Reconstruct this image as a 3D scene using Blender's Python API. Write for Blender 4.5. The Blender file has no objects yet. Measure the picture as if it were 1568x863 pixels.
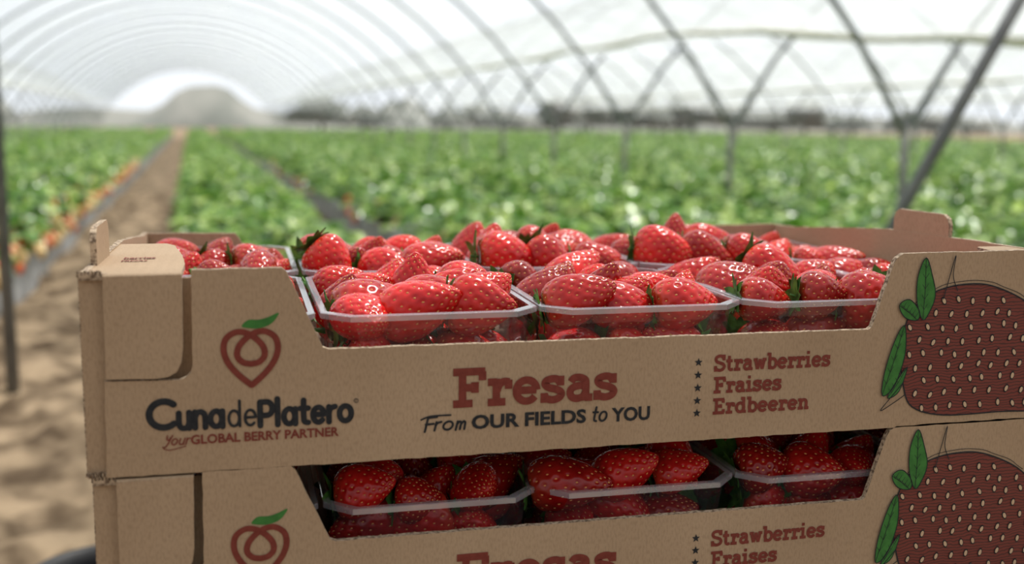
import bpy, bmesh, math, random
import numpy as np
from mathutils import Vector, Matrix, Euler
random.seed(7); np.random.seed(7)
rnd=random.random
def ru(a,b): return a+(b-a)*random.random()
scene=bpy.context.scene
COL=scene.collection

# ------------------------------------------------------------ materials
def newmat(name):
    m=bpy.data.materials.new(name); m.use_nodes=True
    nt=m.node_tree; nt.nodes.clear()
    out=nt.nodes.new('ShaderNodeOutputMaterial')
    return m,nt,out
def N(nt,t,**kw):
    n=nt.nodes.new(t)
    for k,v in kw.items():
        if k in n.inputs: n.inputs[k].default_value=v
        else: setattr(n,k,v)
    return n
def simple(name,col,rough=.6,metal=0,spec=.5):
    m,nt,o=newmat(name)
    p=N(nt,'ShaderNodeBsdfPrincipled'); p.inputs['Base Color'].default_value=(*col,1)
    p.inputs['Roughness'].default_value=rough; p.inputs['Metallic'].default_value=metal
    p.inputs['Specular IOR Level'].default_value=spec
    nt.links.new(p.outputs[0],o.inputs[0]); return m
def noisy(name,c1,c2,scale=5,rough=.7,bump=0,bscale=30,spec=.3,detail=6,stretch=(1,1,1)):
    m,nt,o=newmat(name)
    tc=N(nt,'ShaderNodeTexCoord'); mp=N(nt,'ShaderNodeMapping'); mp.inputs['Scale'].default_value=stretch
    nt.links.new(tc.outputs['Object'],mp.inputs[0])
    no=N(nt,'ShaderNodeTexNoise'); no.inputs['Scale'].default_value=scale; no.inputs['Detail'].default_value=detail
    nt.links.new(mp.outputs[0],no.inputs['Vector'])
    cr=N(nt,'ShaderNodeValToRGB'); cr.color_ramp.elements[0].color=(*c1,1); cr.color_ramp.elements[1].color=(*c2,1)
    cr.color_ramp.elements[0].position=.38; cr.color_ramp.elements[1].position=.62
    nt.links.new(no.outputs[0],cr.inputs[0])
    p=N(nt,'ShaderNodeBsdfPrincipled'); p.inputs['Roughness'].default_value=rough; p.inputs['Specular IOR Level'].default_value=spec
    nt.links.new(cr.outputs[0],p.inputs['Base Color'])
    if bump:
        n2=N(nt,'ShaderNodeTexNoise'); n2.inputs['Scale'].default_value=bscale; n2.inputs['Detail'].default_value=5
        nt.links.new(mp.outputs[0],n2.inputs['Vector'])
        b=N(nt,'ShaderNodeBump'); b.inputs['Strength'].default_value=bump
        nt.links.new(n2.outputs[0],b.inputs['Height']); nt.links.new(b.outputs[0],p.inputs['Normal'])
    nt.links.new(p.outputs[0],o.inputs[0]); return m

def card_mat():
    m,nt,o=newmat('kraft_cardboard')
    tc=N(nt,'ShaderNodeTexCoord')
    no=N(nt,'ShaderNodeTexNoise'); no.inputs['Scale'].default_value=9; no.inputs['Detail'].default_value=8
    nt.links.new(tc.outputs['Object'],no.inputs['Vector'])
    mp=N(nt,'ShaderNodeMapping'); mp.inputs['Scale'].default_value=(1,1,.35)
    nt.links.new(tc.outputs['Object'],mp.inputs[0])
    nf=N(nt,'ShaderNodeTexNoise'); nf.inputs['Scale'].default_value=900; nf.inputs['Detail'].default_value=3
    nt.links.new(mp.outputs[0],nf.inputs['Vector'])
    wv=N(nt,'ShaderNodeTexWave'); wv.inputs['Scale'].default_value=48; wv.inputs['Distortion'].default_value=.4; wv.bands_direction='X'
    nt.links.new(tc.outputs['Object'],wv.inputs['Vector'])
    cr=N(nt,'ShaderNodeValToRGB'); cr.color_ramp.elements[0].color=(.375,.262,.166,1); cr.color_ramp.elements[1].color=(.445,.322,.212,1)
    cr.color_ramp.elements[0].position=.3; cr.color_ramp.elements[1].position=.7
    nt.links.new(no.outputs[0],cr.inputs[0])
    mx=N(nt,'ShaderNodeMixRGB',blend_type='MULTIPLY'); mx.inputs[0].default_value=.38
    nt.links.new(cr.outputs[0],mx.inputs[1])
    cr2=N(nt,'ShaderNodeValToRGB'); cr2.color_ramp.elements[0].color=(.5,.45,.4,1); cr2.color_ramp.elements[1].color=(1,1,1,1)
    cr2.color_ramp.elements[0].position=.28; cr2.color_ramp.elements[1].position=.55
    nt.links.new(nf.outputs[0],cr2.inputs[0]); nt.links.new(cr2.outputs[0],mx.inputs[2])
    p=N(nt,'ShaderNodeBsdfPrincipled'); p.inputs['Roughness'].default_value=.75; p.inputs['Specular IOR Level'].default_value=.2
    nt.links.new(mx.outputs[0],p.inputs['Base Color'])
    b=N(nt,'ShaderNodeBump'); b.inputs['Strength'].default_value=.18; b.inputs['Distance'].default_value=.0006
    nt.links.new(wv.outputs[0],b.inputs['Height']); nt.links.new(b.outputs[0],p.inputs['Normal'])
    nt.links.new(p.outputs[0],o.inputs[0]); return m
def edge_mat():
    m,nt,o=newmat('cut_cardboard_edge')
    tc=N(nt,'ShaderNodeTexCoord')
    wv=N(nt,'ShaderNodeTexNoise'); wv.inputs['Scale'].default_value=500; wv.inputs['Detail'].default_value=2
    nt.links.new(tc.outputs['Object'],wv.inputs['Vector'])
    cr=N(nt,'ShaderNodeValToRGB'); cr.color_ramp.elements[0].color=(.14,.09,.055,1); cr.color_ramp.elements[1].color=(.52,.40,.28,1)
    cr.color_ramp.elements[0].position=.38; cr.color_ramp.elements[1].position=.6
    nt.links.new(wv.outputs[0],cr.inputs[0])
    p=N(nt,'ShaderNodeBsdfPrincipled'); p.inputs['Roughness'].default_value=.9
    nt.links.new(cr.outputs[0],p.inputs['Base Color'])
    nt.links.new(p.outputs[0],o.inputs[0]); return m
M_CARD=card_mat(); M_EDGE=edge_mat()
M_MAROON=noisy('maroon_print',(.165,.030,.020),(.20,.04,.028),scale=300,rough=.7)
M_BLACK=noisy('black_print',(.012,.014,.018),(.022,.024,.028),scale=300,rough=.7)
M_GREEN=noisy('green_print',(.035,.15,.03),(.05,.20,.04),scale=200,rough=.7)
M_BEIGE=simple('beige_print',(.56,.40,.26),.8)

def hatch_mat():
    m,nt,o=newmat('hatched_berry_print')
    tc=N(nt,'ShaderNodeTexCoord')
    wv=N(nt,'ShaderNodeTexWave'); wv.inputs['Scale'].default_value=150; wv.inputs['Distortion'].default_value=14; wv.inputs['Detail Scale'].default_value=.35; wv.bands_direction='Z'
    wv.inputs['Detail'].default_value=3
    nt.links.new(tc.outputs['Object'],wv.inputs['Vector'])
    cr=N(nt,'ShaderNodeValToRGB'); cr.color_ramp.elements[0].color=(.065,.020,.015,1); cr.color_ramp.elements[1].color=(.175,.033,.023,1)
    cr.color_ramp.elements[0].position=.10; cr.color_ramp.elements[1].position=.32
    nt.links.new(wv.outputs[0],cr.inputs[0])
    p=N(nt,'ShaderNodeBsdfPrincipled'); p.inputs['Roughness'].default_value=.7
    nt.links.new(cr.outputs[0],p.inputs['Base Color'])
    nt.links.new(p.outputs[0],o.inputs[0]); return m
M_HATCH=hatch_mat()

def berry_mat():
    m,nt,o=newmat('strawberry_flesh')
    tc=N(nt,'ShaderNodeTexCoord')
    oi=N(nt,'ShaderNodeObjectInfo')
    no=N(nt,'ShaderNodeTexNoise'); no.inputs['Scale'].default_value=60; no.inputs['Detail'].default_value=3
    nt.links.new(tc.outputs['Object'],no.inputs['Vector'])
    cr=N(nt,'ShaderNodeValToRGB'); cr.color_ramp.elements[0].color=(.42,.003,.006,1); cr.color_ramp.elements[1].color=(.72,.020,.015,1)
    cr.color_ramp.elements[0].position=.3; cr.color_ramp.elements[1].position=.7
    nt.links.new(no.outputs[0],cr.inputs[0])
    sx=N(nt,'ShaderNodeSeparateXYZ'); nt.links.new(tc.outputs['Object'],sx.inputs[0])
    ms=N(nt,'ShaderNodeMapRange'); ms.inputs[1].default_value=.011; ms.inputs[2].default_value=.024; ms.inputs[3].default_value=0; ms.inputs[4].default_value=.40
    nt.links.new(sx.outputs['Z'],ms.inputs[0])
    mx=N(nt,'ShaderNodeMixRGB'); mx.inputs[2].default_value=(.82,.12,.05,1)
    nt.links.new(ms.outputs[0],mx.inputs[0]); nt.links.new(cr.outputs[0],mx.inputs[1])
    hs=N(nt,'ShaderNodeHueSaturation')
    mr=N(nt,'ShaderNodeMapRange'); mr.inputs[3].default_value=.45; mr.inputs[4].default_value=1.15
    nt.links.new(oi.outputs['Random'],mr.inputs[0]); nt.links.new(mr.outputs[0],hs.inputs['Value'])
    nt.links.new(mx.outputs[0],hs.inputs['Color'])
    p=N(nt,'ShaderNodeBsdfPrincipled'); p.inputs['Roughness'].default_value=.20; p.inputs['Specular IOR Level'].default_value=.45
    nt.links.new(hs.outputs[0],p.inputs['Base Color'])
    nt.links.new(p.outputs[0],o.inputs[0]); return m
M_BERRY=berry_mat()
M_SEED=simple('strawberry_seed',(.78,.36,.12),.4,spec=.3)
M_CALYX=noisy('calyx_green',(.03,.10,.016),(.08,.22,.03),scale=120,rough=.5)

def plastic_mat(name,opac,tint,gk=.5,g0=.03):
    m,nt,o=newmat(name)
    tr=N(nt,'ShaderNodeBsdfTransparent'); tr.inputs[0].default_value=(*tint,1)
    gl=N(nt,'ShaderNodeBsdfGlossy'); gl.inputs['Roughness'].default_value=.07
    df=N(nt,'ShaderNodeBsdfDiffuse'); df.inputs[0].default_value=(.80,.82,.90,1)
    lw=N(nt,'ShaderNodeLayerWeight'); lw.inputs[0].default_value=.15
    m1=N(nt,'ShaderNodeMixShader'); m1.inputs[0].default_value=opac
    nt.links.new(tr.outputs[0],m1.inputs[1]); nt.links.new(df.outputs[0],m1.inputs[2])
    m2=N(nt,'ShaderNodeMixShader'); 
    mul=N(nt,'ShaderNodeMath',operation='MULTIPLY_ADD'); mul.inputs[1].default_value=gk; mul.inputs[2].default_value=g0
    nt.links.new(lw.outputs['Facing'],mul.inputs[0]); nt.links.new(mul.outputs[0],m2.inputs[0])
    nt.links.new(m1.outputs[0],m2.inputs[1]); nt.links.new(gl.outputs[0],m2.inputs[2])
    nt.links.new(m2.outputs[0],o.inputs[0]); return m
M_PLA=plastic_mat('clear_plastic',.025,(.97,.97,.98),.5,.045); M_RIM=plastic_mat('clear_plastic_rim',.32,(.96,.96,.98),.5,.14)

def leaf_mat():
    m,nt,o=newmat('strawberry_leaf')
    g=N(nt,'ShaderNodeNewGeometry')
    cr=N(nt,'ShaderNodeValToRGB')
    e=cr.color_ramp.elements; e[0].color=(.035,.12,.012,1); e[1].color=(.62,.76,.24,1); e[1].position=1
    e2=cr.color_ramp.elements.new(.55); e2.color=(.17,.36,.045,1)
    nt.links.new(g.outputs['Random Per Island'],cr.inputs[0])
    d=N(nt,'ShaderNodeBsdfPrincipled'); d.inputs['Roughness'].default_value=.3; d.inputs['Specular IOR Level'].default_value=.8
    t=N(nt,'ShaderNodeBsdfTranslucent')
    mx=N(nt,'ShaderNodeMixShader'); mx.inputs[0].default_value=.35
    nt.links.new(cr.outputs[0],d.inputs['Base Color']); nt.links.new(cr.outputs[0],t.inputs[0])
    nt.links.new(d.outputs[0],mx.inputs[1]); nt.links.new(t.outputs[0],mx.inputs[2])
    nt.links.new(mx.outputs[0],o.inputs[0]); return m
M_LEAF=leaf_mat()
def film_mat():
    m,nt,o=newmat('greenhouse_film')
    tc=N(nt,'ShaderNodeTexCoord')
    mp=N(nt,'ShaderNodeMapping'); mp.inputs['Scale'].default_value=(1.2,.5,1.2)
    nt.links.new(tc.outputs['Object'],mp.inputs[0])
    no=N(nt,'ShaderNodeTexNoise'); no.inputs['Scale'].default_value=1.3; no.inputs['Detail'].default_value=5
    nt.links.new(mp.outputs[0],no.inputs['Vector'])
    mr=N(nt,'ShaderNodeMapRange'); mr.inputs[1].default_value=.3; mr.inputs[2].default_value=.7; mr.inputs[3].default_value=.30; mr.inputs[4].default_value=.65
    nt.links.new(no.outputs[0],mr.inputs[0])
    tr=N(nt,'ShaderNodeBsdfTransparent'); tr.inputs[0].default_value=(.98,.99,1,1)
    d=N(nt,'ShaderNodeBsdfDiffuse'); d.inputs[0].default_value=(.88,.90,.93,1)
    t=N(nt,'ShaderNodeBsdfTranslucent'); t.inputs[0].default_value=(.62,.64,.67,1)
    a=N(nt,'ShaderNodeMixShader'); a.inputs[0].default_value=.6
    nt.links.new(d.outputs[0],a.inputs[1]); nt.links.new(t.outputs[0],a.inputs[2])
    b=N(nt,'ShaderNodeMixShader')
    nt.links.new(mr.outputs[0],b.inputs[0]); nt.links.new(tr.outputs[0],b.inputs[1]); nt.links.new(a.outputs[0],b.inputs[2])
    nt.links.new(b.outputs[0],o.inputs[0]); return m
M_FILM=film_mat()
M_STEEL=noisy('galvanised_steel',(.17,.18,.20),(.26,.27,.29),scale=8,rough=.5,spec=.5)
M_BRACE=noisy('dull_steel',(.12,.125,.13),(.19,.195,.20),scale=8,rough=.5,spec=.5)
M_DSTEEL=noisy('weathered_steel',(.17,.17,.16),(.25,.245,.235),scale=12,rough=.55)
M_ROLL=noisy('rolled_film',(.50,.47,.36),(.68,.65,.54),scale=9,rough=.6)
M_SOIL=noisy('sandy_soil',(.085,.058,.036),(.33,.245,.16),scale=5.5,rough=.95,bump=1,bscale=16,spec=.1,detail=10)  # strong noise contrast: clods, plus sun patches painted into the soil colour
M_MULCH=noisy('grey_mulch_film',(.17,.175,.185),(.38,.39,.40),scale=7,rough=.4,bump=.5,bscale=12)
M_TREE=noisy('tree_foliage',(.14,.155,.14),(.26,.27,.25),scale=.6,rough=.9)  # foliage greyed: distance haze is mixed into its colour
M_HILL=noisy('distant_scrub',(.14,.15,.135),(.22,.22,.20),scale=.2,rough=1)
M_TABLE=noisy('dark_plastic',(.012,.012,.014),(.03,.03,.032),scale=9,rough=.5)

# ------------------------------------------------------------ helpers
def empty(name,loc=(0,0,0),rotz=0):
    e=bpy.data.objects.new(name,None); e.location=loc; e.rotation_euler=(0,0,rotz); e.empty_display_size=.1
    COL.objects.link(e); return e
def mk(name,verts,faces,mats,parent=None,mi=None,smooth=False,loc=None):
    me=bpy.data.meshes.new(name); me.from_pydata([tuple(v) for v in verts],[],faces)
    for m in mats: me.materials.append(m)
    if mi is not None: me.polygons.foreach_set('material_index',mi)
    if smooth: me.polygons.foreach_set('use_smooth',[True]*len(me.polygons))
    me.update()
    ob=bpy.data.objects.new(name,me); COL.objects.link(ob)
    if parent: ob.parent=parent
    if loc: ob.location=loc
    return ob
class MB:
    def __init__(s): s.v=[];s.f=[];s.m=[]
    def add(s,v,f,m=0):
        o=len(s.v); s.v+= [tuple(x) for x in v]; s.f+=[tuple(i+o for i in q) for q in f]; s.m+= [m]*len(f)
    def obj(s,name,mats,parent=None,smooth=False): return mk(name,s.v,s.f,mats,parent,s.m,smooth)
def tube(mb,pts,r,n=8,m=0,cap=True):
    pts=[Vector(p) for p in pts]; rings=[]
    for i,p in enumerate(pts):
        a=pts[max(i-1,0)];b=pts[min(i+1,len(pts)-1)];t=(b-a).normalized()
        ref=Vector((0,0,1)) if abs(t.z)<.9 else Vector((0,1,0))
        x=t.cross(ref).normalized();y=t.cross(x).normalized()
        rr=r[i] if isinstance(r,(list,tuple)) else r
        rings.append([p+x*math.cos(k*2*math.pi/n)*rr+y*math.sin(k*2*math.pi/n)*rr for k in range(n)])
    v=[q for R in rings for q in R]; f=[]
    for i in range(len(pts)-1):
        for k in range(n):
            f.append((i*n+k,i*n+(k+1)%n,(i+1)*n+(k+1)%n,(i+1)*n+k))
    if cap: f.append(tuple(range(n))[::-1]); f.append(tuple((len(pts)-1)*n+k for k in range(n)))
    mb.add(v,f,m)
def box(mb,a,b,m=0):
    x0,y0,z0=a;x1,y1,z1=b
    v=[(x0,y0,z0),(x1,y0,z0),(x1,y1,z0),(x0,y1,z0),(x0,y0,z1),(x1,y0,z1),(x1,y1,z1),(x0,y1,z1)]
    mb.add(v,[(3,2,1,0),(4,5,6,7),(0,1,5,4),(1,2,6,5),(2,3,7,6),(3,0,4,7)],m)
def densify(poly,step,jit=0.0):
    out=[]
    n=len(poly)
    for i in range(n):
        a=poly[i];b=poly[(i+1)%n];L=math.dist(a,b);k=max(1,int(L/step))
        for j in range(k):
            t=j/k; x=a[0]+(b[0]-a[0])*t;y=a[1]+(b[1]-a[1])*t
            if j>0 and jit: x+=ru(-jit,jit);y+=ru(-jit,jit)
            out.append((x,y))
    return out
def plate(mb,poly,t,fn,step=None,jit=0):
    if step: poly=densify(poly,step,jit)
    n=len(poly)
    bm=bmesh.new()
    F=[bm.verts.new((p[0],p[1],0)) for p in poly]
    bm.faces.new(F); bmesh.ops.triangulate(bm,faces=bm.faces[:])
    bm.verts.ensure_lookup_table(); bm.verts.index_update()
    tris=[tuple(v.index for v in f.verts) for f in bm.faces]; bm.free()
    v=[fn(p[0],p[1],0) for p in poly]+[fn(p[0],p[1],t) for p in poly]
    mb.add(v,[q for q in tris]+[tuple(i+n for i in q[::-1]) for q in tris],0)
    mb.add(v,[(i,(i+1)%n,(i+1)%n+n,i+n) for i in range(n)],1)

# ------------------------------------------------------------ flat print (ribbons and polygons)
MM=.001
class Print:
    def __init__(s,y): s.mb=MB(); s.y=y; s.k=0
    def yy(s): s.k+=1; return s.y-(s.k%40)*4e-6
    def poly(s,pts,m,lift=0):
        bm=bmesh.new(); F=[bm.verts.new((p[0],p[1],0)) for p in pts]; bm.faces.new(F)
        bmesh.ops.triangulate(bm,faces=bm.faces[:]); bm.verts.index_update()
        tr=[tuple(v.index for v in f.verts) for f in bm.faces]; bm.free()
        y=s.yy()-lift
        s.mb.add([(p[0]*MM,y,p[1]*MM) for p in pts],tr,m)
    def rib(s,pts,w,m,cap=False,lift=0,closed=False):
        n=len(pts); L=[];R=[]
        y=s.yy()-lift
        for i in range(n):
            if closed: a=pts[i-1];b=pts[(i+1)%n]
            else: a=pts[max(i-1,0)];b=pts[min(i+1,n-1)]
            dx,dz=b[0]-a[0],b[1]-a[1];d=math.hypot(dx,dz) or 1
            nx,nz=-dz/d,dx/d
            ww=(w[i] if isinstance(w,list) else w)/2
            L.append(((pts[i][0]+nx*ww)*MM,y,(pts[i][1]+nz*ww)*MM));R.append(((pts[i][0]-nx*ww)*MM,y,(pts[i][1]-nz*ww)*MM))
        f=[(i,i+1,n+i+1,n+i) for i in range(n-1)]
        if closed: f.append((n-1,0,n,2*n-1))
        s.mb.add(L+R,f,m)
        if cap and not closed:
            for p,ww in ((pts[0],w if not isinstance(w,list) else w[0]),(pts[-1],w if not isinstance(w,list) else w[-1])):
                s.poly([(p[0]+math.cos(a*math.pi/6)*ww/2,p[1]+math.sin(a*math.pi/6)*ww/2) for a in range(12)],m,lift)
def A(cx,cy,rx,ry,a0,a1,n=14):
    return [(cx+rx*math.cos(math.radians(a0+(a1-a0)*i/n)),cy+ry*math.sin(math.radians(a0+(a1-a0)*i/n))) for i in range(n+1)]
def cat(pts,n=8,closed=False):
    out=[];P=[Vector(p) for p in pts];k=len(P)
    rng=range(k) if closed else range(k-1)
    for i in rng:
        p0=P[(i-1)%k] if closed or i>0 else P[i];p1=P[i];p2=P[(i+1)%k];p3=P[(i+2)%k] if closed or i+2<k else P[(i+1)%k]
        for j in range(n):
            t=j/n
            q=.5*((2*p1)+(p2-p0)*t+(2*p0-5*p1+4*p2-p3)*t*t+(3*p1-p0-3*p2+p3)*t**3)
            out.append((q.x,q.y))
    if not closed: out.append(tuple(P[-1]))
    return out
H=.085
SLAB={
'F':([[(.24,0),(.24,1)],[(0,1-H),(.82,1-H)],[(.24,.5),(.6,.5)],[(0,H),(.5,H)],[(.75,1-H),(.75,.68)],[(.56,.64),(.56,.36)]],.86),
'E':([[(.24,0),(.24,1)],[(0,1-H),(.78,1-H)],[(.24,.5),(.58,.5)],[(0,H),(.8,H)],[(.72,1-H),(.72,.7)],[(.54,.62),(.54,.38)],[(.74,H),(.74,.3)]],.88),
'S':([cat([(.66,.74),(.58,.88),(.38,.93),(.16,.86),(.1,.72),(.2,.58),(.42,.51),(.62,.43),(.7,.28),(.6,.13),(.38,.07),(.16,.13),(.08,.27)]),[(.67,.66),(.67,1)],[(.08,0),(.08,.34)]],.80),
's':([cat([(.5,.5),(.42,.61),(.28,.63),(.13,.58),(.1,.49),(.2,.4),(.38,.35),(.51,.28),(.53,.19),(.44,.1),(.28,.07),(.13,.12),(.08,.22)]),[(.51,.44),(.51,.7)],[(.08,0),(.08,.26)]],.64),
'r':([[(.22,0),(.22,.7)],[(0,H),(.46,H)],[(0,.7-H),(.24,.7-H)],cat([(.24,.38),(.3,.54),(.42,.62),(.56,.6)]),[(.54,.66),(.54,.42)]],.62),
'e':([[(.1,.36),(.62,.36)],A(.36,.35,.27,.28,2,325,24)],.72),
'a':([cat([(.12,.52),(.2,.62),(.36,.63),(.5,.56),(.52,.42)]),[(.52,.45),(.52,0)],[(.5,H),(.7,H)],cat([(.52,.4),(.32,.41),(.14,.34),(.1,.21),(.17,.1),(.3,.07),(.44,.12),(.52,.24)])],.72),
't':([cat([(.22,.92),(.22,.3),(.24,.15),(.34,.075),(.5,.12)],6),[(0,.7-H),(.46,.7-H)]],.54),
'w':([[(.14,.66),(.3,.04)],[(.3,.04),(.47,.64)],[(.47,.64),(.64,.04)],[(.64,.04),(.8,.66)],[(0,.7-H),(.3,.7-H)],[(.64,.7-H),(.94,.7-H)]],.95),
'b':([[(.2,0),(.2,1)],[(0,1-H),(.2,1-H)],A(.42,.35,.25,.28,0,360,24)],.74),
'i':([[(.22,0),(.22,.7)],[(0,H),(.44,H)],[(0,.7-H),(.24,.7-H)],[(.22,.82),(.22,1.0)]],.47),
'n':([[(.2,0),(.2,.7)],[(0,H),(.38,H)],[(0,.7-H),(.2,.7-H)],cat([(.2,.42),(.28,.56),(.42,.62),(.55,.57),(.6,.44),(.6,.2),(.6,0)],6),[(.46,H),(.78,H)]],.80),
'd':([[(.6,0),(.6,1)],[(.4,1-H),(.6,1-H)],[(.6,H),(.78,H)],A(.36,.35,.26,.28,0,360,24)],.80),
}
SANS={
'C':([A(.45,.5,.38,.42,48,312,22)],.80),
'u':([cat([(.1,.62),(.1,.25),(.18,.1),(.32,.07),(.46,.1),(.53,.25)],6),[(.54,.63),(.54,.06)]],.66),
'n':([[(.1,.63),(.1,.06)],cat([(.1,.42),(.18,.58),(.33,.63),(.47,.58),(.54,.42),(.54,.06)],6)],.66),
'a':([A(.33,.35,.25,.28,0,360,22),[(.6,.62),(.6,.06)]],.72),
'd':([A(.33,.35,.25,.28,0,360,22),[(.6,.98),(.6,.06)]],.73),
'e':([[(.1,.36),(.57,.36)],A(.34,.35,.25,.28,3,315,22)],.66),
'P':([[(.1,.06),(.1,.93)],[(.1,.93),(.4,.93)],A(.4,.68,.25,.25,90,-90,12),[(.4,.43),(.1,.43)]],.72),
'l':([[(.1,1.02),(.1,.06)]],.24),
't':([cat([(.2,.92),(.2,.3),(.24,.12),(.4,.08)],6),[(.04,.62),(.4,.62)]],.47),
'r':([[(.1,.63),(.1,.06)],cat([(.1,.38),(.18,.56),(.38,.63)],6)],.44),
'o':([A(.36,.35,.27,.28,0,360,24)],.74),
'F':([[(.1,0),(.1,.95)],[(.1,.95),(.6,.98)],[(.05,.5),(.5,.52)]],.52),
'm':([[(.1,.6),(.1,.02)],cat([(.1,.4),(.2,.58),(.32,.5),(.34,.05)],6),cat([(.34,.4),(.44,.58),(.56,.5),(.6,.05)],6)],.7),
'Y':([cat([(.05,.95),(.12,.6),(.3,.55),(.45,.75)],6),cat([(.55,.95),(.45,.6),(.3,.1),(.1,-.15),(-.1,-.1)],6)],.55),
}
def stroke_text(P,txt,x0,base,cap,width,font,w,mat,cap_ends=False,shear=0,track=.03):
    adv=sum(font[c][1]+track if c!=' ' else .3 for c in txt)-track
    sx=width/adv; x=x0
    for c in txt:
        if c==' ': x+=.3*sx; continue
        st,a=font[c]
        for s in st:
            pts=[(x+p[0]*sx+shear*p[1]*cap,base+p[1]*cap) for p in s]
            P.rib(pts,w,mat,cap=cap_ends)
        x+=(a+track)*sx
def font_text(P,txt,x0,base,cap,width,offset,mat):
    cu=bpy.data.curves.new('t','FONT'); cu.body=txt; cu.size=1; cu.offset=offset; cu.resolution_u=3
    ob=bpy.data.objects.new('t',cu); COL.objects.link(ob)
    dg=bpy.context.evaluated_depsgraph_get(); me=bpy.data.meshes.new_from_object(ob.evaluated_get(dg))
    vs=[v.co.copy() for v in me.vertices]; fs=[tuple(p.vertices) for p in me.polygons]
    bpy.data.objects.remove(ob); bpy.data.meshes.remove(me)
    x_0=min(v.x for v in vs);x_1=max(v.x for v in vs);y_0=min(v.y for v in vs);y_1=max(v.y for v in vs)
    y=P.yy()
    P.mb.add([((x0+(v.x-x_0)/(x_1-x_0)*width)*MM,y,(base+(v.y-y_0)/(y_1-y_0)*cap)*MM) for v in vs],fs,mat)

def in_poly(p,poly):
    c=False;n=len(poly);j=n-1
    for i in range(n):
        xi,yi=poly[i];xj,yj=poly[j]
        if (yi>p[1])!=(yj>p[1]) and p[0]<(xj-xi)*(p[1]-yi)/(yj-yi)+xi: c=not c
        j=i
    return c
def build_print():
    P=Print(-.0003)
    MR,BK,GR,BE,HT=0,1,2,3,4
    stroke_text(P,'C',28,25,17.2,16,SANS,3.7,BK,True)
    stroke_text(P,'una',43.5,24.3,15.5,25.5,SANS,3.2,BK,True)
    stroke_text(P,'de',70,24,15.5,16,SANS,1.6,BK,True)
    stroke_text(P,'Platero',86.5,23.6,15.3,52.5,SANS,3.2,BK,True,track=.06)
    P.rib(A(140.5,36,1.2,1.2,0,360,12),.35,BK); P.rib([(140.3,35.4),(140.3,36.6),(140.9,36.3)],.3,BK)
    stroke_text(P,'Your',36.5,16,6,13,SANS,.75,MR,True,shear=.3)
    P.rib(cat([(36,14.5),(39,13.6),(43,14.2),(48,15.4)]),.5,MR)
    font_text(P,'GLOBAL BERRY PARTNER',50.6,16,5.4,80,.028,MR)
    stroke_text(P,'Fresas',196,28.9,22.6,100,SLAB,4.5,MR)
    stroke_text(P,'From',178.5,15.4,8.6,25,SANS,1.3,BK,True,shear=.25)
    P.rib(cat([(177,22.5),(183,24.4),(195,24.6)]),1,BK)
    font_text(P,'OUR FIELDS',207,15.2,8.6,69.5,.034,BK)
    stroke_text(P,'to',279.5,15.2,10,10,SANS,1.3,BK,True,shear=.2)
    font_text(P,'YOU',292.5,14.7,8.8,24.5,.034,BK)
    for z in (48.9,41,33,25,17.2):
        P.poly([(347.5+(2.8 if i%2==0 else 1.15)*math.cos(math.pi/2+i*math.pi/5),z+(2.8 if i%2==0 else 1.15)*math.sin(math.pi/2+i*math.pi/5)) for i in range(10)],BK)
    stroke_text(P,'Strawberries',358,42.6,10.4,78.5,SLAB,1.95,MR)
    stroke_text(P,'Fraises',358,29.0,10.2,45.5,SLAB,1.95,MR)
    stroke_text(P,'Erdbeeren',358,15.8,10.0,65,SLAB,1.95,MR)
    hl=[(83.4,47.8),(76.5,54.0),(71.5,60.5),(69.2,67.4),(70.4,73.8),(75.4,77.4),(81.0,77.0),(86.2,73.8),(90.2,69.0),(90.8,64.0),(87.8,60.6),(83.6,59.6)]
    P.rib(cat(hl,8),3.3,MR,cap=True)
    P.rib([(167.2-p[0],p[1]) for p in cat(hl,8)],3.3,MR,cap=True)
    P.poly(cat([(79,80.6),(82.5,84.0),(88,84.0),(93,85.2),(99,87.5),(95,81.8),(89,79.4),(83.5,79.4)],5,True),GR)
    bp=[(497,13),(489.5,27),(486,49),(489,69.5),(499,83),(517,90.5),(540,92.2),(558,88),(577,79),(590,67),(597,50),(598,30),(598,8),(560,6.5),(520,6.5)]
    bs=cat(bp,6,True); P.poly(bs,HT,0); P.rib(bs,.9,BK,closed=True,lift=2e-4)
    P.rib([(p[0]+.8*math.sin(i),p[1]+2.2) for i,p in enumerate(bs) if p[1]>75],.4,BK,lift=2e-4)
    r=0;z=13
    while z<90:
        x=492+(r%2)*5.8
        while x<597:
            c=(x+ru(-1.4,1.4),z+ru(-1.2,1.2))
            if in_poly((c[0]-2.5,c[1]),bs) and in_poly((c[0],c[1]+3),bs) and in_poly((c[0]+2.5,c[1]),bs):
                a=math.radians(ru(60,90) if r%2 else ru(80,120)); 
                def el(rr): return [(c[0]+rr*(2.1*math.cos(t)*math.cos(a)-1.2*math.sin(t)*math.sin(a)),c[1]+rr*(2.1*math.cos(t)*math.sin(a)+1.2*math.sin(t)*math.cos(a))) for t in [i*math.pi/6 for i in range(12)]]
                P.poly(el(1.4),BK,2.2e-4); P.poly(el(.95),BE,4.2e-4)
            x+=11.2
        z+=8.6; r+=1
    def leaf(pts,fill):
        s=cat(pts,5,True)
        if fill: P.poly(s,GR,6e-4)
        P.rib(s,.55,BK,closed=True,lift=8e-4)
        a=pts[0];b=pts[len(pts)//2]; P.rib([a,((a[0]+b[0])/2+.6,(a[1]+b[1])/2),b],.35,BK,lift=8e-4)
        for k in range(1,6):
            t=k/6;mx,my=a[0]+(b[0]-a[0])*t+.5,a[1]+(b[1]-a[1])*t
            P.rib([(mx,my),(mx+2.2,my+3.5)],.25,BK,lift=8e-4); P.rib([(mx,my),(mx-2.2,my+3.0)],.25,BK,lift=8e-4)
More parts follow.
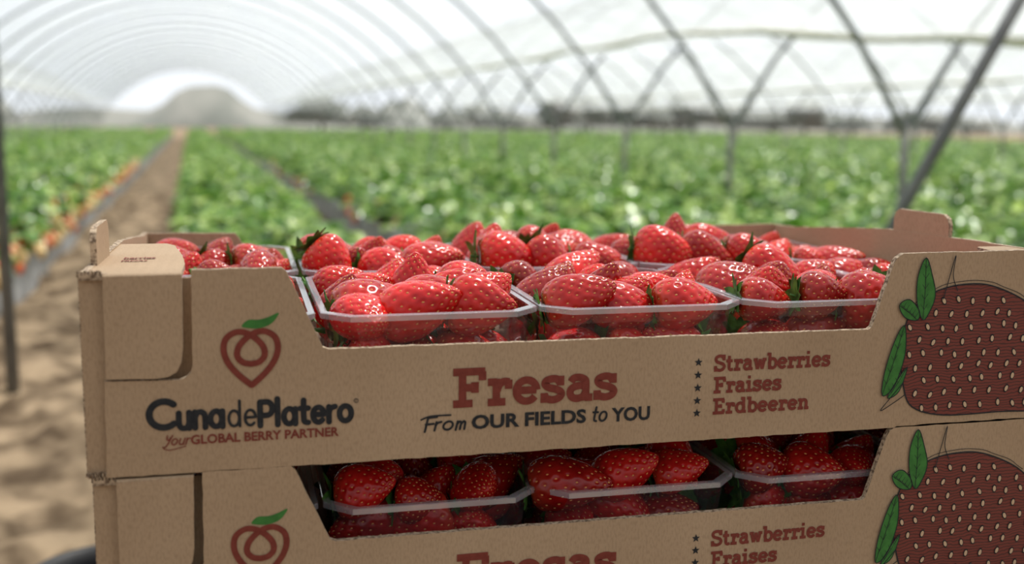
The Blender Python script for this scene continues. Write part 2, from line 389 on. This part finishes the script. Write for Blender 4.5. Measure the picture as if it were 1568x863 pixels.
    leaf([(500,70),(495,82),(494.5,98),(499.6,110),(505,98),(508,86),(505,76)],1)
    leaf([(496,70),(487,72),(482.5,80),(489.6,83.5),(497,76)],1)
    leaf([(487,67),(481,58),(475,38),(474,22),(482,27),(487.5,42),(489,54)],1)
    leaf([(491,40),(482,28),(478,20),(486,24)],1)
    P.rib(cat([(514,83),(517.5,98),(521,111),(520,98),(524,88)],6),.6,BK,lift=8e-4)
    P.rib(cat([(489,30),(480,20),(473.5,12),(483,17),(491,22)],6),.6,BK,lift=8e-4)
    return P.mb
PRINT_MB=build_print()
PRINT_ME=None

# ------------------------------------------------------------ crate
def build_crate(loc,seed=1):
    global PRINT_ME
    random.seed(seed)
    root=empty('cardboard_fruit_crate',loc)
    T=.004
    mb=MB()
    front=[(.0065,0),(.600,0),(.600,.1125),(.572,.1132),(.484,.1128),(.4795,.110),(.4775,.1065),(.4645,.0665),(.4625,.0650),(.1255,.0660),(.1225,.0672),(.1035,.1100),(.1010,.1122),(.0535,.1122),(.0528,.0600),(.0515,.0560),(.0490,.0535),(.0455,.0522),(.0075,.0532)]
    plate(mb,front,T,lambda u,v,w:(u,w,v),.006,.00026)
    mb.obj('front_panel',[M_CARD,M_EDGE],root)
    if PRINT_ME is None:
        o=mk('front_print',PRINT_MB.v,PRINT_MB.f,[M_MAROON,M_BLACK,M_GREEN,M_BEIGE,M_HATCH],root,PRINT_MB.m); PRINT_ME=o.data
    else:
        o=bpy.data.objects.new('front_print',PRINT_ME); COL.objects.link(o); o.parent=root
    mb=MB()
    fl=[(.0088,.1095),(.0488,.1100),(.0480,.0690),(.0470,.0620),(.0445,.0570),(.0400,.0545),(.0340,.0538),(.0085,.0545)]
    plate(mb,fl,.0035,lambda u,v,w:(u,-.0012+w,v),.005,.00015)
    mb.obj('corner_flap',[M_CARD,M_EDGE],root)
    mb=MB()
    plate(mb,[(-.0035,-.001),(.0105,-.001),(.0105,.1105),(-.0035,.1115)],.003,lambda u,v,w:(u,.0035+w,v),.006,.0002)
    plate(mb,[(.589,0),(.6035,0),(.6035,.1115),(.589,.1105)],.003,lambda u,v,w:(u,.0045+w,v),.006,.0002)
    plate(mb,[(.004,.004),(.060,.004),(.058,.106),(.004,.106)],.0025,lambda u,v,w:(u,.0125+w,v),.006,.0002)
    plate(mb,[(.540,.004),(.596,.004),(.596,.106),(.542,.106)],.0025,lambda u,v,w:(u,.0105+w,v),.006,.0002)
    for z0,z1 in ((.1090,.1124),(.0003,.0026)):
        pts=[(-.0042+.0125*i/48,.0018+.0011*math.sin(i*.9),0) for i in range(49)]
        v=[];f=[]
        for i,p in enumerate(pts):
            v+=[(p[0],p[1]-.0003,z0),(p[0],p[1]-.0003,z1+.0003*math.sin(i*.5)),(p[0],p[1]+.0003,z0),(p[0],p[1]+.0003,z1+.0003*math.sin(i*.5))]
        for i in range(48):
            a=i*4;b=a+4
            f+=[(a,b,b+1,a+1),(a+2,a+3,b+3,b+2),(a+1,b+1,b+3,a+3)]
        mb.add(v,f,1)
    mb.obj('corner_returns',[M_CARD,M_EDGE],root)
    mb=MB()
    prof=[(.004,0),(.4,0),(.4,.093),(.36,.094),(.28,.101),(.2,.1075),(.1,.1095),(.004,.1105)]
    plate(mb,prof,.004,lambda u,v,w:(-.004+w,u,v),.01,.0003)
    plate(mb,prof,.004,lambda u,v,w:(.600+w,u,v),.01,.0003)
    mb.obj('side_panels',[M_CARD,M_EDGE],root)
    mb=MB()
    for x,y0,y1,zt in ((-.0025,.045,.105,.131),(.6005,.118,.190,.1255)):
        tb=[(y0,.085),(y1,.085),(y1,zt-.008),(y1-.002,zt-.003),(y1-.007,zt),(y0+.007,zt),(y0+.002,zt-.003),(y0,zt-.008)]
        plate(mb,tb,.0035,lambda u,v,w:(x+w,u,v),.006,.0002)
    mb.obj('stacking_tabs',[M_CARD,M_EDGE],root)
    mb=MB()
    lg=[(-.003,.001),(.0485,.001),(.0480,.05),(.0440,.10),(.036,.165),(.030,.18),(-.003,.18)]
    def lf(u,v,w): return (u,v,.1105-.02*v-w)
    plate(mb,lg,.003,lf,.006,.0002)
    lg2=[(.600-p[0]*.7,p[1]*.30) for p in lg][::-1]
    plate(mb,lg2,.003,lf,.006,.0002)
    mb.obj('corner_ledges',[M_CARD,M_EDGE],root)
    mb=MB(); v=[];f=[]
    for i in range(7):
        a=math.pi/2*i/6
        for x in (.0088,.0488): v.append((x,.0013-.0025*math.sin(a),.1085+.0022*math.cos(a)))
    f=[(2*i,2*i+1,2*i+3,2*i+2) for i in range(6)]; mb.add(v,f,0)
    mb.obj('flap_fold',[M_CARD],root,True)
    P=Print(0); 
    font_text(P,'berries',0,0,6,20,.03,0); font_text(P,'FRESAS',0,-9,5,16,.03,0)
    mbp=MB(); mbp.add([(.012+v[0]*.9,.075+v[2]*1.6,.1105-.02*.075+.0006-v[2]*.032) for v in P.mb.v],P.mb.f,0)
    mbp.obj('ledge_print',[M_MAROON],root)
    mb=MB()
    bk=[(0,0),(.6,0),(.6,.0935),(.527,.0925),(.523,.090),(.508,.062),(.092,.062),(.077,.088),(.074,.0915),(0,.0925)]
    plate(mb,bk,.004,lambda u,v,w:(u,.396+w,v),.008,.0003)
    mb.obj('back_panel',[M_CARD,M_EDGE],root)
    mb=MB(); box(mb,(0,.004,.0),(.6,.396,.0035)); mb.obj('base_sheet',[M_CARD],root)
    return root

# ------------------------------------------------------------ strawberries
def berry_mesh(idx,L,R,k,bend,NS=68,NR=112):
    rs=np.random.RandomState(100+idx)
    ph=np.linspace(0,math.pi,NS+1)[:,None]; th=np.linspace(0,2*math.pi,NR,endpoint=False)[None,:]
    flat=rs.uniform(.84,1.0)
    def surf(ph,th):
        c=np.cos(ph); s=np.sin(ph)
        r=R*np.power(np.clip(s,0,1),.95)*(1+k*c)*(1-.05*np.cos(2*ph))
        r=r*(1+.05*np.cos(2*th+idx)+.05*np.cos(3*th+1.3*idx)*(1-c)/2)
        x=r*np.cos(th)+bend*(1-c)**2; y=r*np.sin(th)*flat
        z=L/2*c-.10*L*np.exp(-(ph/.42)**2)
        return np.stack([x+0*z,y+0*z,z+0*x],-1)
    P=surf(ph,th)
    NSD=150
    i=np.arange(NSD)+.5; u=1-2*i/NSD
    sph=np.arccos(u*.97); sth=i*math.pi*(3-math.sqrt(5))+rs.uniform(-.07,.07,NSD)
    SP=surf(sph,sth)
    e=1e-3
    tph=surf(sph+e,sth)-SP; tth=surf(sph,sth+e)-SP
    nrm=np.cross(tph,tth); nrm/=np.linalg.norm(nrm,axis=1,keepdims=True)+1e-12
    sgn=np.sign((nrm*SP).sum(1)); nrm*=sgn[:,None]
    tz=tph/(np.linalg.norm(tph,axis=1,keepdims=True)+1e-12); tx=np.cross(nrm,tz)
    V=P.reshape(-1,3)
    d=np.linalg.norm(V[:,None,:]-SP[None],axis=2)
    j=d.argmin(1); dm=d[np.arange(len(V)),j]
    sig=.00155*(R/.018)
    V=V-nrm[j]*(.00110*np.exp(-(dm/sig)**2))[:,None]
    verts=V.tolist(); faces=[];mi=[]
    for a in range(NS):
        for b in range(NR):
            faces.append((a*NR+b,(a+1)*NR+b,(a+1)*NR+(b+1)%NR,a*NR+(b+1)%NR)); mi.append(0)
    for s in range(NSD):
        if sph[s]<.42: continue
        c=SP[s]-nrm[s]*.00078; o=len(verts)
        la,wa,ha=.00095,.00053,.00044
        ring=[(math.cos(q*math.pi/4),math.sin(q*math.pi/4)) for q in range(8)]
        for q in ring: verts.append((c+tz[s]*q[0]*la+tx[s]*q[1]*wa).tolist())
        for q in ring: verts.append((c+tz[s]*q[0]*la*.55+tx[s]*q[1]*wa*.55+nrm[s]*ha*.8).tolist())
        verts.append((c+nrm[s]*ha).tolist())
        for q in range(8):
            faces.append((o+q,o+(q+1)%8,o+8+(q+1)%8,o+8+q)); mi.append(1)
            faces.append((o+8+q,o+8+(q+1)%8,o+16)); mi.append(1)
    nl=9
    ztop=L/2-.10*L
    for l in range(nl):
        a0=2*math.pi*l/nl+rs.uniform(-.2,.2); Ln=R*rs.uniform(.75,1.1); up=rs.uniform(.0,.5)
        o=len(verts); ns=7
        for q in range(ns):
            t=q/(ns-1); rr=.001+Ln*t; w=.0050*math.sin(math.pi*min(1,t*.8+.2))**.8*(1 if t<.98 else .1)
            z=ztop+.0030+up*Ln*t*t*.8 - (.20*Ln*t*t*(1-up))
            cx,cy=math.cos(a0),math.sin(a0)
            verts.append((cx*rr-cy*w,cy*rr+cx*w,z+.0008)); verts.append((cx*rr,cy*rr,z)); verts.append((cx*rr+cy*w,cy*rr-cx*w,z+.0008))
        for q in range(ns-1):
            b=o+q*3; faces+= [(b,b+1,b+4,b+3),(b+1,b+2,b+5,b+4)]; mi+=[2,2]
    o=len(verts)
    for q in range(2):
        for a in range(6): verts.append((.0011*math.cos(a*math.pi/3)+q*.001,.0011*math.sin(a*math.pi/3),ztop+.001+q*.006))
    for a in range(6): faces.append((o+a,o+(a+1)%6,o+6+(a+1)%6,o+6+a)); mi.append(2)
    faces.append(tuple(o+6+a for a in range(6))); mi.append(2)
    me=bpy.data.meshes.new('strawberry_mesh'); me.from_pydata(verts,[],faces)
    for m in (M_BERRY,M_SEED,M_CALYX): me.materials.append(m)
    me.polygons.foreach_set('material_index',mi); me.polygons.foreach_set('use_smooth',[True]*len(faces)); me.update()
    return me
BM=[berry_mesh(0,.050,.0188,.34,.0),berry_mesh(1,.055,.0180,.44,.0014),berry_mesh(2,.046,.0196,.28,-.001),
    berry_mesh(3,.059,.0172,.38,.0022),berry_mesh(4,.040,.0168,.36,0),berry_mesh(5,.052,.0185,.50,-.0012),berry_mesh(6,.055,.0190,.40,.0006),berry_mesh(7,.047,.0178,.48,.0010)]

def punnet_mesh(w,d,h):
    mb=MB()
    def ring(w,d,c,z,rib=0):
        pts=[];co=[(-w/2+c,-d/2),(w/2-c,-d/2),(w/2,-d/2+c),(w/2,d/2-c),(w/2-c,d/2),(-w/2+c,d/2),(-w/2,d/2-c),(-w/2,-d/2+c)]
        for i in range(8):
            a=Vector(co[i]);b=Vector(co[(i+1)%8]);n=24 if i%2==0 else 6
            nx=(b-a).normalized();no=Vector((nx.y,-nx.x))
            for k in range(n):
                t=k/n;p=a+(b-a)*t+no*(rib if (k%6)<1 and i%2==0 else 0)
                pts.append((p.x,p.y,z))
        return pts
    rings=[(ring(w-.028,d-.028,.012,.000,0)),(ring(w-.022,d-.022,.014,.002,.0008)),(ring(w-.018,d-.018,.015,h*.5,.0014)),(ring(w-.012,d-.012,.015,h-.012,.0012)),(ring(w-.010,d-.010,.015,h-.010,0)),(ring(w-.009,d-.009,.015,h-.001,0)),(ring(w-.008,d-.008,.015,h,0)),(ring(w-.001,d-.001,.016,h,0)),(ring(w,d,.016,h-.0005,0)),(ring(w,d,.016,h-.0036,0))]
    n=len(rings[0])
    v=[p for r in rings for p in r]
    for i in range(len(rings)-1):
        mb.add(v[i*n:(i+2)*n],[(k,(k+1)%n,n+(k+1)%n,n+k) for k in range(n)],1 if i>=6 else 0)
    mb.add(v[:n],[tuple(range(n))[::-1]],0)
    return mb
PXS=[(.0065,.1205),(.1235,.2540),(.2560,.3885),(.3905,.5225),(.5245,.5965)]
PYS=[(.016,.196),(.202,.386)]
def fill_crate(base,seed,full=True):
    random.seed(seed)
    for ri,(y0,y1) in enumerate(PYS):
        for ci,(x0,x1) in enumerate(PXS):
            root=empty('strawberry_punnet',((x0+x1)/2,(y0+y1)/2,base+.0038))
            w,d=x1-x0,y1-y0
            punnet_mesh(w,d,.0775 if full else .0745).obj('tray',[M_PLA,M_RIM],root)
            wi,di=w-.012,d-.012
            layers=[(.021,.80),(.046,.86),(.0705,1.0)]
            if ri==1: layers=layers[1:]
            for li,(z,sc) in enumerate(layers):
                top=(li==len(layers)-1)
                nx=max(2,round(w/.040)) if top else max(2,round(w/.038)); ny=5
                for j in range(ny):
                    for i in range(nx):
                        fx=(i+.5+(.22 if j%2 else -.12)*(0 if nx<3 else 1))/nx; fy=(j+.5)/ny
                        bx=-wi*sc/2+.004+(wi*sc-.008)*fx+ru(-.003,.003); by=-di*sc/2+.004+(di*sc-.008)*fy+ru(-.003,.003)
                        bz=z+ru(-.004,.005)
                        if top:
                            bz+=.0035*math.sin(math.pi*fy)
                            if full and ri==1: bz+=(-.001,.000,.004,.006,-.002)[ci]
                            if j==0: bz+=.0035; by+=.002
                            if ci==4: bz-=.006
                            if ci==0: bz-=.003
                            if not full: bz-=.004
                        q=rnd()
                        if q<.42: t=Vector((ru(.6,1),ru(-.5,.2),ru(.05,.65)))
                        elif q<.84: t=Vector((ru(.0,.6),ru(-.5,.2),ru(.5,1.1)))
                        elif q<.92: t=Vector((ru(.4,.9),ru(.2,.7),ru(-.1,.3)))
                        elif q<.95: t=Vector((ru(.3,.8),ru(-.8,-.2),ru(-.6,-.3)))
                        else: t=Vector((ru(-.8,-.2),ru(-.6,.2),ru(.1,.7)))
                        if top and j==0:
                            u_=rnd()
                            if u_<.2: t=Vector((ru(-.3,.3),-1,ru(-.1,.3)))
                            elif u_<.30: t=Vector((ru(.4,.9),ru(-.6,-.2),ru(-.6,-.3)))
                            else: t=Vector((ru(.5,1),ru(-.7,.05),ru(-.15,.3)))
                        if not top: t=Vector((ru(-1,1),ru(-.8,.4),ru(-.4,.4)))
                        t.normalize()
                        if t.z>.5: bz-=.0045
                        o=bpy.data.objects.new('berry',random.choice(BM)); COL.objects.link(o); o.parent=root
                        o.rotation_mode='QUATERNION'
                        o.rotation_quaternion=(-t).to_track_quat('Z','Y') @ Euler((0,0,ru(0,6.28))).to_quaternion()
                        s=ru(.80,1.06)*(.92 if ci==0 else 1)*(1 if full else .95); o.scale=(s,s,s*ru(.88,1.05))
                        o.location=(bx,by,bz)
Z1,Z2=.708,.596
build_crate((0,0,Z1),seed=3)
build_crate((.0025,0,Z2),seed=9)
fill_crate(Z1,41,True)
fill_crate(Z2,23,False)

# ------------------------------------------------------------ table, bucket
tab=empty('packing_table',(0,0,0))
mb=MB(); box(mb,(-.008,-.01,.572),(.62,.43,Z2-.0015)); mb.obj('top',[M_TABLE],tab)
mb=MB()
for x in (.02,.59):
    for y in (.02,.40): tube(mb,[(x,y,-.01),(x,y,.572)],.015,10)
for y in (.02,.40): tube(mb,[(.02,y,.15),(.59,y,.15)],.011,8)
mb.obj('legs',[M_STEEL],tab,True)
mb=MB(); c=(-.105,.87)
pr=[(.0,-.015),(.075,-.015),(.078,.0),(.098,.28),(.106,.283),(.106,.30),(.096,.30),(.09,.28),(.072,.0),(.0,-.003)]
n=32;v=[];f=[]
for r,z in pr:
    for k in range(n): v.append((c[0]+r*math.cos(k*2*math.pi/n),c[1]+r*math.sin(k*2*math.pi/n),z))
for i in range(len(pr)-1):
    for k in range(n): f.append((i*n+k,i*n+(k+1)%n,(i+1)*n+(k+1)%n,(i+1)*n+k))
mb.add(v,f,0); mb.obj('black_bucket',[M_TABLE],None,True)

# ------------------------------------------------------------ tunnel frame of reference
CX=.0807; CY=-.6
TH=math.radians(2.4)
def W(L,D,z): return (CX+L*math.cos(TH)-D*math.sin(TH), CY+L*math.sin(TH)+D*math.cos(TH), z)
D0=-4.0; D1=57.0
mb=MB(); S=160
mb.add([(-S,-S,-.03),(S,-S,-.03),(S,S*1.4,-.03),(-S,S*1.4,-.03)],[(0,1,2,3)])
v=[];f=[];NX,NY=90,260
rs=np.random.RandomState(3)
g=rs.uniform(0,1,(NY+1,NX+1))
for j in range(NY+1):
    for i in range(NX+1):
        L=-1.6+4.6*i/NX; D=-.9+15*j/NY
        lump=.05*g[j][i]**2+.018*(math.sin(L*9+math.sin(D*2.1))*math.sin(D*3.3))
        v.append(W(L,D,min(-.024+max(0,lump),.025)))
for j in range(NY):
    for i in range(NX):
        a=j*(NX+1)+i; f.append((a,a+1,a+NX+2,a+NX+1))
mb.add(v,f,0)
mb.obj('ground',[M_SOIL],None,True)

# ------------------------------------------------------------ beds and plants
def seg_mesh(seed,Ls=2.0,nleaf=380):
    random.seed(seed); V=[];Fa=[];mi=[]
    prof=[.12,.75,1.0,.78,.1]
    for _ in range(nleaf):
        l=ru(-.40,.40); y=ru(0,Ls)
        dome=math.sqrt(max(0,1-(l/.45)**2))
        cl=.52+.48*math.cos(2*math.pi*y/.32+1.2*math.sin(l*9))
        z=.23+.27*dome*cl*(ru(.35,1.0)**.7)
        az=ru(0,6.28) if rnd()<.5 else (0 if l>0 else math.pi)+ru(-1,1)
        tilt=ru(-.25,.8)
        s=ru(.07,.11)
        for k in (-1.25,0,1.25):
            a=az+k; dirv=Vector((math.cos(a)*math.cos(tilt),math.sin(a)*math.cos(tilt),-math.sin(tilt)))
            side=Vector((-math.sin(a),math.cos(a),0)); up=dirv.cross(side)*-1
            if up.z<0: up=-up
            o=len(V); base=Vector((l,y,z)); sl=s*(1 if k==0 else .9); roll=ru(-.3,.3)
            for q,wd in enumerate(prof):
                t=q/4; c=base+dirv*(sl*t)+up*(-.18*sl*t*t)
                w=sl*.42*wd
                V.append(c-side*w+up*(w*(.35+roll))); V.append(c); V.append(c+side*w+up*(w*(.35-roll)))
            for q in range(4):
                b=o+q*3; Fa+=[(b,b+1,b+4,b+3),(b+1,b+2,b+5,b+4)]; mi+=[0,0]
        if rnd()<.3:
            o=len(V); c=Vector((l*.4,y,.24)); e=Vector((l,y,z))
            V+= [c-Vector((.003,0,0)),c+Vector((.003,0,0)),e+Vector((.002,0,0)),e-Vector((.002,0,0))]; Fa.append((o,o+1,o+2,o+3)); mi.append(0)
    me=bpy.data.meshes.new('plant_segment'); me.from_pydata([tuple(p) for p in V],[],Fa)
    me.materials.append(M_LEAF); me.polygons.foreach_set('use_smooth',[True]*len(Fa)); me.update(); return me
SEGS=[seg_mesh(50+i) for i in range(3)]
def lowberry(mb,c,r):
    n=8;pr=[(0,1.1),(.75,.75),(1,.1),(.7,-.8),(.25,-1.3),(0,-1.4)]
    v=[];f=[]
    for rr,z in pr:
        for k in range(n): v.append((c[0]+r*rr*math.cos(k*2*math.pi/n),c[1]+r*rr*math.sin(k*2*math.pi/n),c[2]+r*z))
    for i in range(len(pr)-1):
        for k in range(n): f.append((i*n+k,i*n+(k+1)%n,(i+1)*n+(k+1)%n,(i+1)*n+k))
    mb.add(v,f,0 if rnd()<.42 else 1)
M_HB=simple('hanging_ripe_berry',(.80,.16,.05),.35); M_UB=simple('hanging_unripe_berry',(.85,.60,.28),.4)
rows=[-1.22,-2.42,-3.45,.33,1.58,2.78,3.62]
rows+=[4.6+1.15*i for i in range(21)]+[-4.7-1.2*i for i in range(6)]
for L in rows:
    st=1.7 if abs(L)<4 else 3.0
    if L>4: st=max(1.7,L*.6)
    if L<-3: st=max(1.7,-L*1.2)
    root=empty('strawberry_plant_row',W(L,0,0),TH)
    mb=MB(); n=int((D1-st)/1.0)
    v=[];f=[]; prof=[(-.385,-.02),(-.36,.12),(-.33,.235),(-.27,.262),(0,.27),(.27,.262),(.33,.235),(.36,.12),(.385,-.02)]
    for j in range(n*2+1):
        y=st+j*.5
        for p in prof: v.append((p[0]+ru(-.012,.012),y,p[1]+(ru(-.008,.008) if p[1]>0 else 0)))
    k=len(prof)
    for j in range(n*2):
        for i in range(k-1): f.append((j*k+i,j*k+i+1,(j+1)*k+i+1,(j+1)*k+i))
    f.append(tuple(range(k))[::-1])
    mb.add(v,f,0); mb.obj('mulched_bed',[M_MULCH],root,True)
    y=st
    while y<D1-2:
        o=bpy.data.objects.new('plants',random.choice(SEGS)); COL.objects.link(o); o.parent=root
        if rnd()<.5: o.location=(0,y,0)
        else: o.location=(0,y+2,0); o.rotation_euler=(0,0,math.pi)
        y+=2.0
    if L in (-1.22,.33,1.58):
        mb=MB()
        for _ in range(620 if L<0 else 40):
            s=1 if L<0 else -1
            D=st+ru(0,1)**1.6*16
            xx=s*ru(.31,.46); lowberry(mb,(xx,D,.30-max(0,abs(xx)-.3)*.8+ru(0,.06)),ru(.019,.028))
        mb.obj('hanging_fruit',[M_HB,M_UB],root,True)

# ------------------------------------------------------------ tunnel structure
R_=4.58; ZC=.85+2.35-R_
def arcz(l): return ZC+math.sqrt(max(0,R_*R_-l*l))
def zroll(D):
    if D>=8.3: return 1.66
    return max(1.0,1.66-(8.3-D)*.092)
ribD=[5.5+2.15*k for k in range(-4,24)]
frame=empty('polytunnel_frame')
for ci,c in enumerate((0,8,16,24,-8)):
    mb=MB()
    for D in ribD:
        pts=[W(c+l,D+.02*ci,arcz(l)) for l in [-4+8*i/22 for i in range(23)]]
        tube(mb,pts,.020,7)
    mb.obj('hoops',[M_STEEL],frame,True)
mb=MB()
for Lp in (-12,-4,4,12,20,28):
    for D in ribD:
        tube(mb,[W(Lp,D,-.02),W(Lp,D,.90)],.024,8)
mb.obj('posts',[M_DSTEEL],frame,True)
mb=MB()
tube(mb,[W(2.21,3.52,-.02),W(3.13,3.26,1.9)],.0245,10)
tube(mb,[W(-.60,3.9,-.02),W(-.62,3.9,3.16)],.021,10)
for c in (8,16): tube(mb,[W(c,D0,3.17),W(c,D1,3.17)],.014,6)
for k in range(0,22,2): tube(mb,[W(-4,ribD[k],.3),W(-3.8,ribD[k+1],1.6)],.014,6)
mb.obj('braces',[M_BRACE],frame,True)

film=empty('polytunnel_film')
for ci,c in enumerate((0,8,16,24,-8)):
    NA=26; ND=60; v=[];f=[]
    Ls=[-3.45+6.9*i/NA for i in range(NA+1)]
    for j in range(ND+1):
        D=D0+(D1-D0)*j/ND
        row=[(-3.97,1.64)]+[(l,arcz(l)+.028+(.02*math.sin(D*2.9+l) if abs(l)>2 else 0)) for l in Ls]+[(3.97,zroll(D) if c==0 else 1.62)]
        for l,z in row: v.append(W(c+l,D,z))
    k=NA+3
    for j in range(ND):
        for i in range(k-1): f.append((j*k+i,j*k+i+1,(j+1)*k+i+1,(j+1)*k+i))
    mk('roof_film',v,f,[M_FILM],film,None,True)
mb=MB()
for Lp,fn in ((4,zroll),(-4,lambda D:1.65),(12,lambda D:1.6),(20,lambda D:1.6)):
    pts=[];D=D0
    while D<D1:
        pts.append(W(Lp-.02,D,fn(D)+.02*math.sin(D*2.9))); D+=.7
    tube(mb,pts,[.028+.010*math.sin(i*1.7) for i in range(len(pts))],8)
mb.obj('rolled_film_edges',[M_ROLL],film,True)

# ------------------------------------------------------------ distance
random.seed(4)
def blob(mb,c,rx,rz,m=0):
    n=10;v=[];f=[]
    for a in range(7):
        p=math.pi/2*a/6
        for k in range(n):
            j=ru(.85,1.15); v.append((c[0]+rx*math.cos(p)*math.cos(k*2*math.pi/n)*j,c[1]+rx*math.cos(p)*math.sin(k*2*math.pi/n)*j,c[2]+rz*math.sin(p)*j))
    for a in range(6):
        for k in range(n): f.append((a*n+k,a*n+(k+1)%n,(a+1)*n+(k+1)%n,(a+1)*n+k))
    mb.add(v,f,m)
mb=MB()
for i in range(60):
    L=ru(-45,75)
    if -14<L<9: continue
    c=W(L,ru(78,100),0); h=ru(1.4,3.4)
    tube(mb,[(c[0],c[1],-.03),(c[0],c[1],h*.5)],.15,6,1)
    blob(mb,(c[0],c[1],h*.25),ru(1.5,3),h*.75)
mb.obj('tree_line',[M_TREE,M_DSTEEL],None,True)
mb=MB(); v=[];f=[]
for i in range(161):
    L=-110+220*i/160; h=1.5+.5*math.sin(i*.18)+.3*math.sin(i*.45+1)+2.6*math.exp(-((L-1.5)/4)**4)
    v+= [W(L,118,-.03),W(L,124,max(.6,h)),W(L,132,-.03)]
for i in range(160):
    a=i*3; f+=[(a,a+3,a+4,a+1),(a+1,a+4,a+5,a+2)]
mb.add(v,f,0); mb.obj('distant_hills',[M_HILL],None,True)

# ------------------------------------------------------------ light
w=bpy.data.worlds.new('World'); scene.world=w; w.use_nodes=True
nt=w.node_tree; bg=nt.nodes['Background']
tc=nt.nodes.new('ShaderNodeTexCoord'); sx=nt.nodes.new('ShaderNodeSeparateXYZ'); nt.links.new(tc.outputs['Generated'],sx.inputs[0])
mr=nt.nodes.new('ShaderNodeMapRange'); mr.inputs[1].default_value=-.6; mr.inputs[2].default_value=.5; mr.inputs[3].default_value=.44; mr.inputs[4].default_value=1.12
nt.links.new(sx.outputs['Y'],mr.inputs[0]); nt.links.new(mr.outputs[0],bg.inputs[1])
bg.inputs[0].default_value=(.91,.955,1.0,1)
sl=bpy.data.lights.new('sun','SUN'); sl.energy=7.0; sl.angle=math.radians(3); sl.color=(1,.96,.89)
so=bpy.data.objects.new('sun',sl); COL.objects.link(so)
dirv=Vector((-.38,-.30,-1.0)).normalized()
so.rotation_mode='QUATERNION'; so.rotation_quaternion=(-dirv).to_track_quat('Z','Y')
scene.view_settings.view_transform='Standard'
scene.view_settings.look='None'; scene.view_settings.exposure=0; scene.view_settings.gamma=1

# ------------------------------------------------------------ camera
def basis(yaw,tilt,roll):
    y,t,r=map(math.radians,(yaw,tilt,roll))
    Fh=Vector((math.sin(y),math.cos(y),0));R=Vector((math.cos(y),-math.sin(y),0));z=Vector((0,0,1))
    Fw=Fh*math.cos(t)-z*math.sin(t);U=Fh*math.sin(t)+z*math.cos(t)
    return Fw,R*math.cos(r)+U*math.sin(r),U*math.cos(r)-R*math.sin(r)
Fw,Rr,Uu=basis(14,8.36,.6)
cam=bpy.data.cameras.new('camera'); co=bpy.data.objects.new('camera',cam); COL.objects.link(co)
m=Matrix.Identity(4)
for i in range(3): m[i][0]=Rr[i];m[i][1]=Uu[i];m[i][2]=-Fw[i];m[i][3]=(CX,CY,.9)[i]
co.matrix_world=m
cam.sensor_width=36; cam.lens=38.25; cam.clip_start=.02; cam.clip_end=600
cam.dof.use_dof=True; cam.dof.focus_distance=.70; cam.dof.aperture_fstop=4.8
scene.camera=co
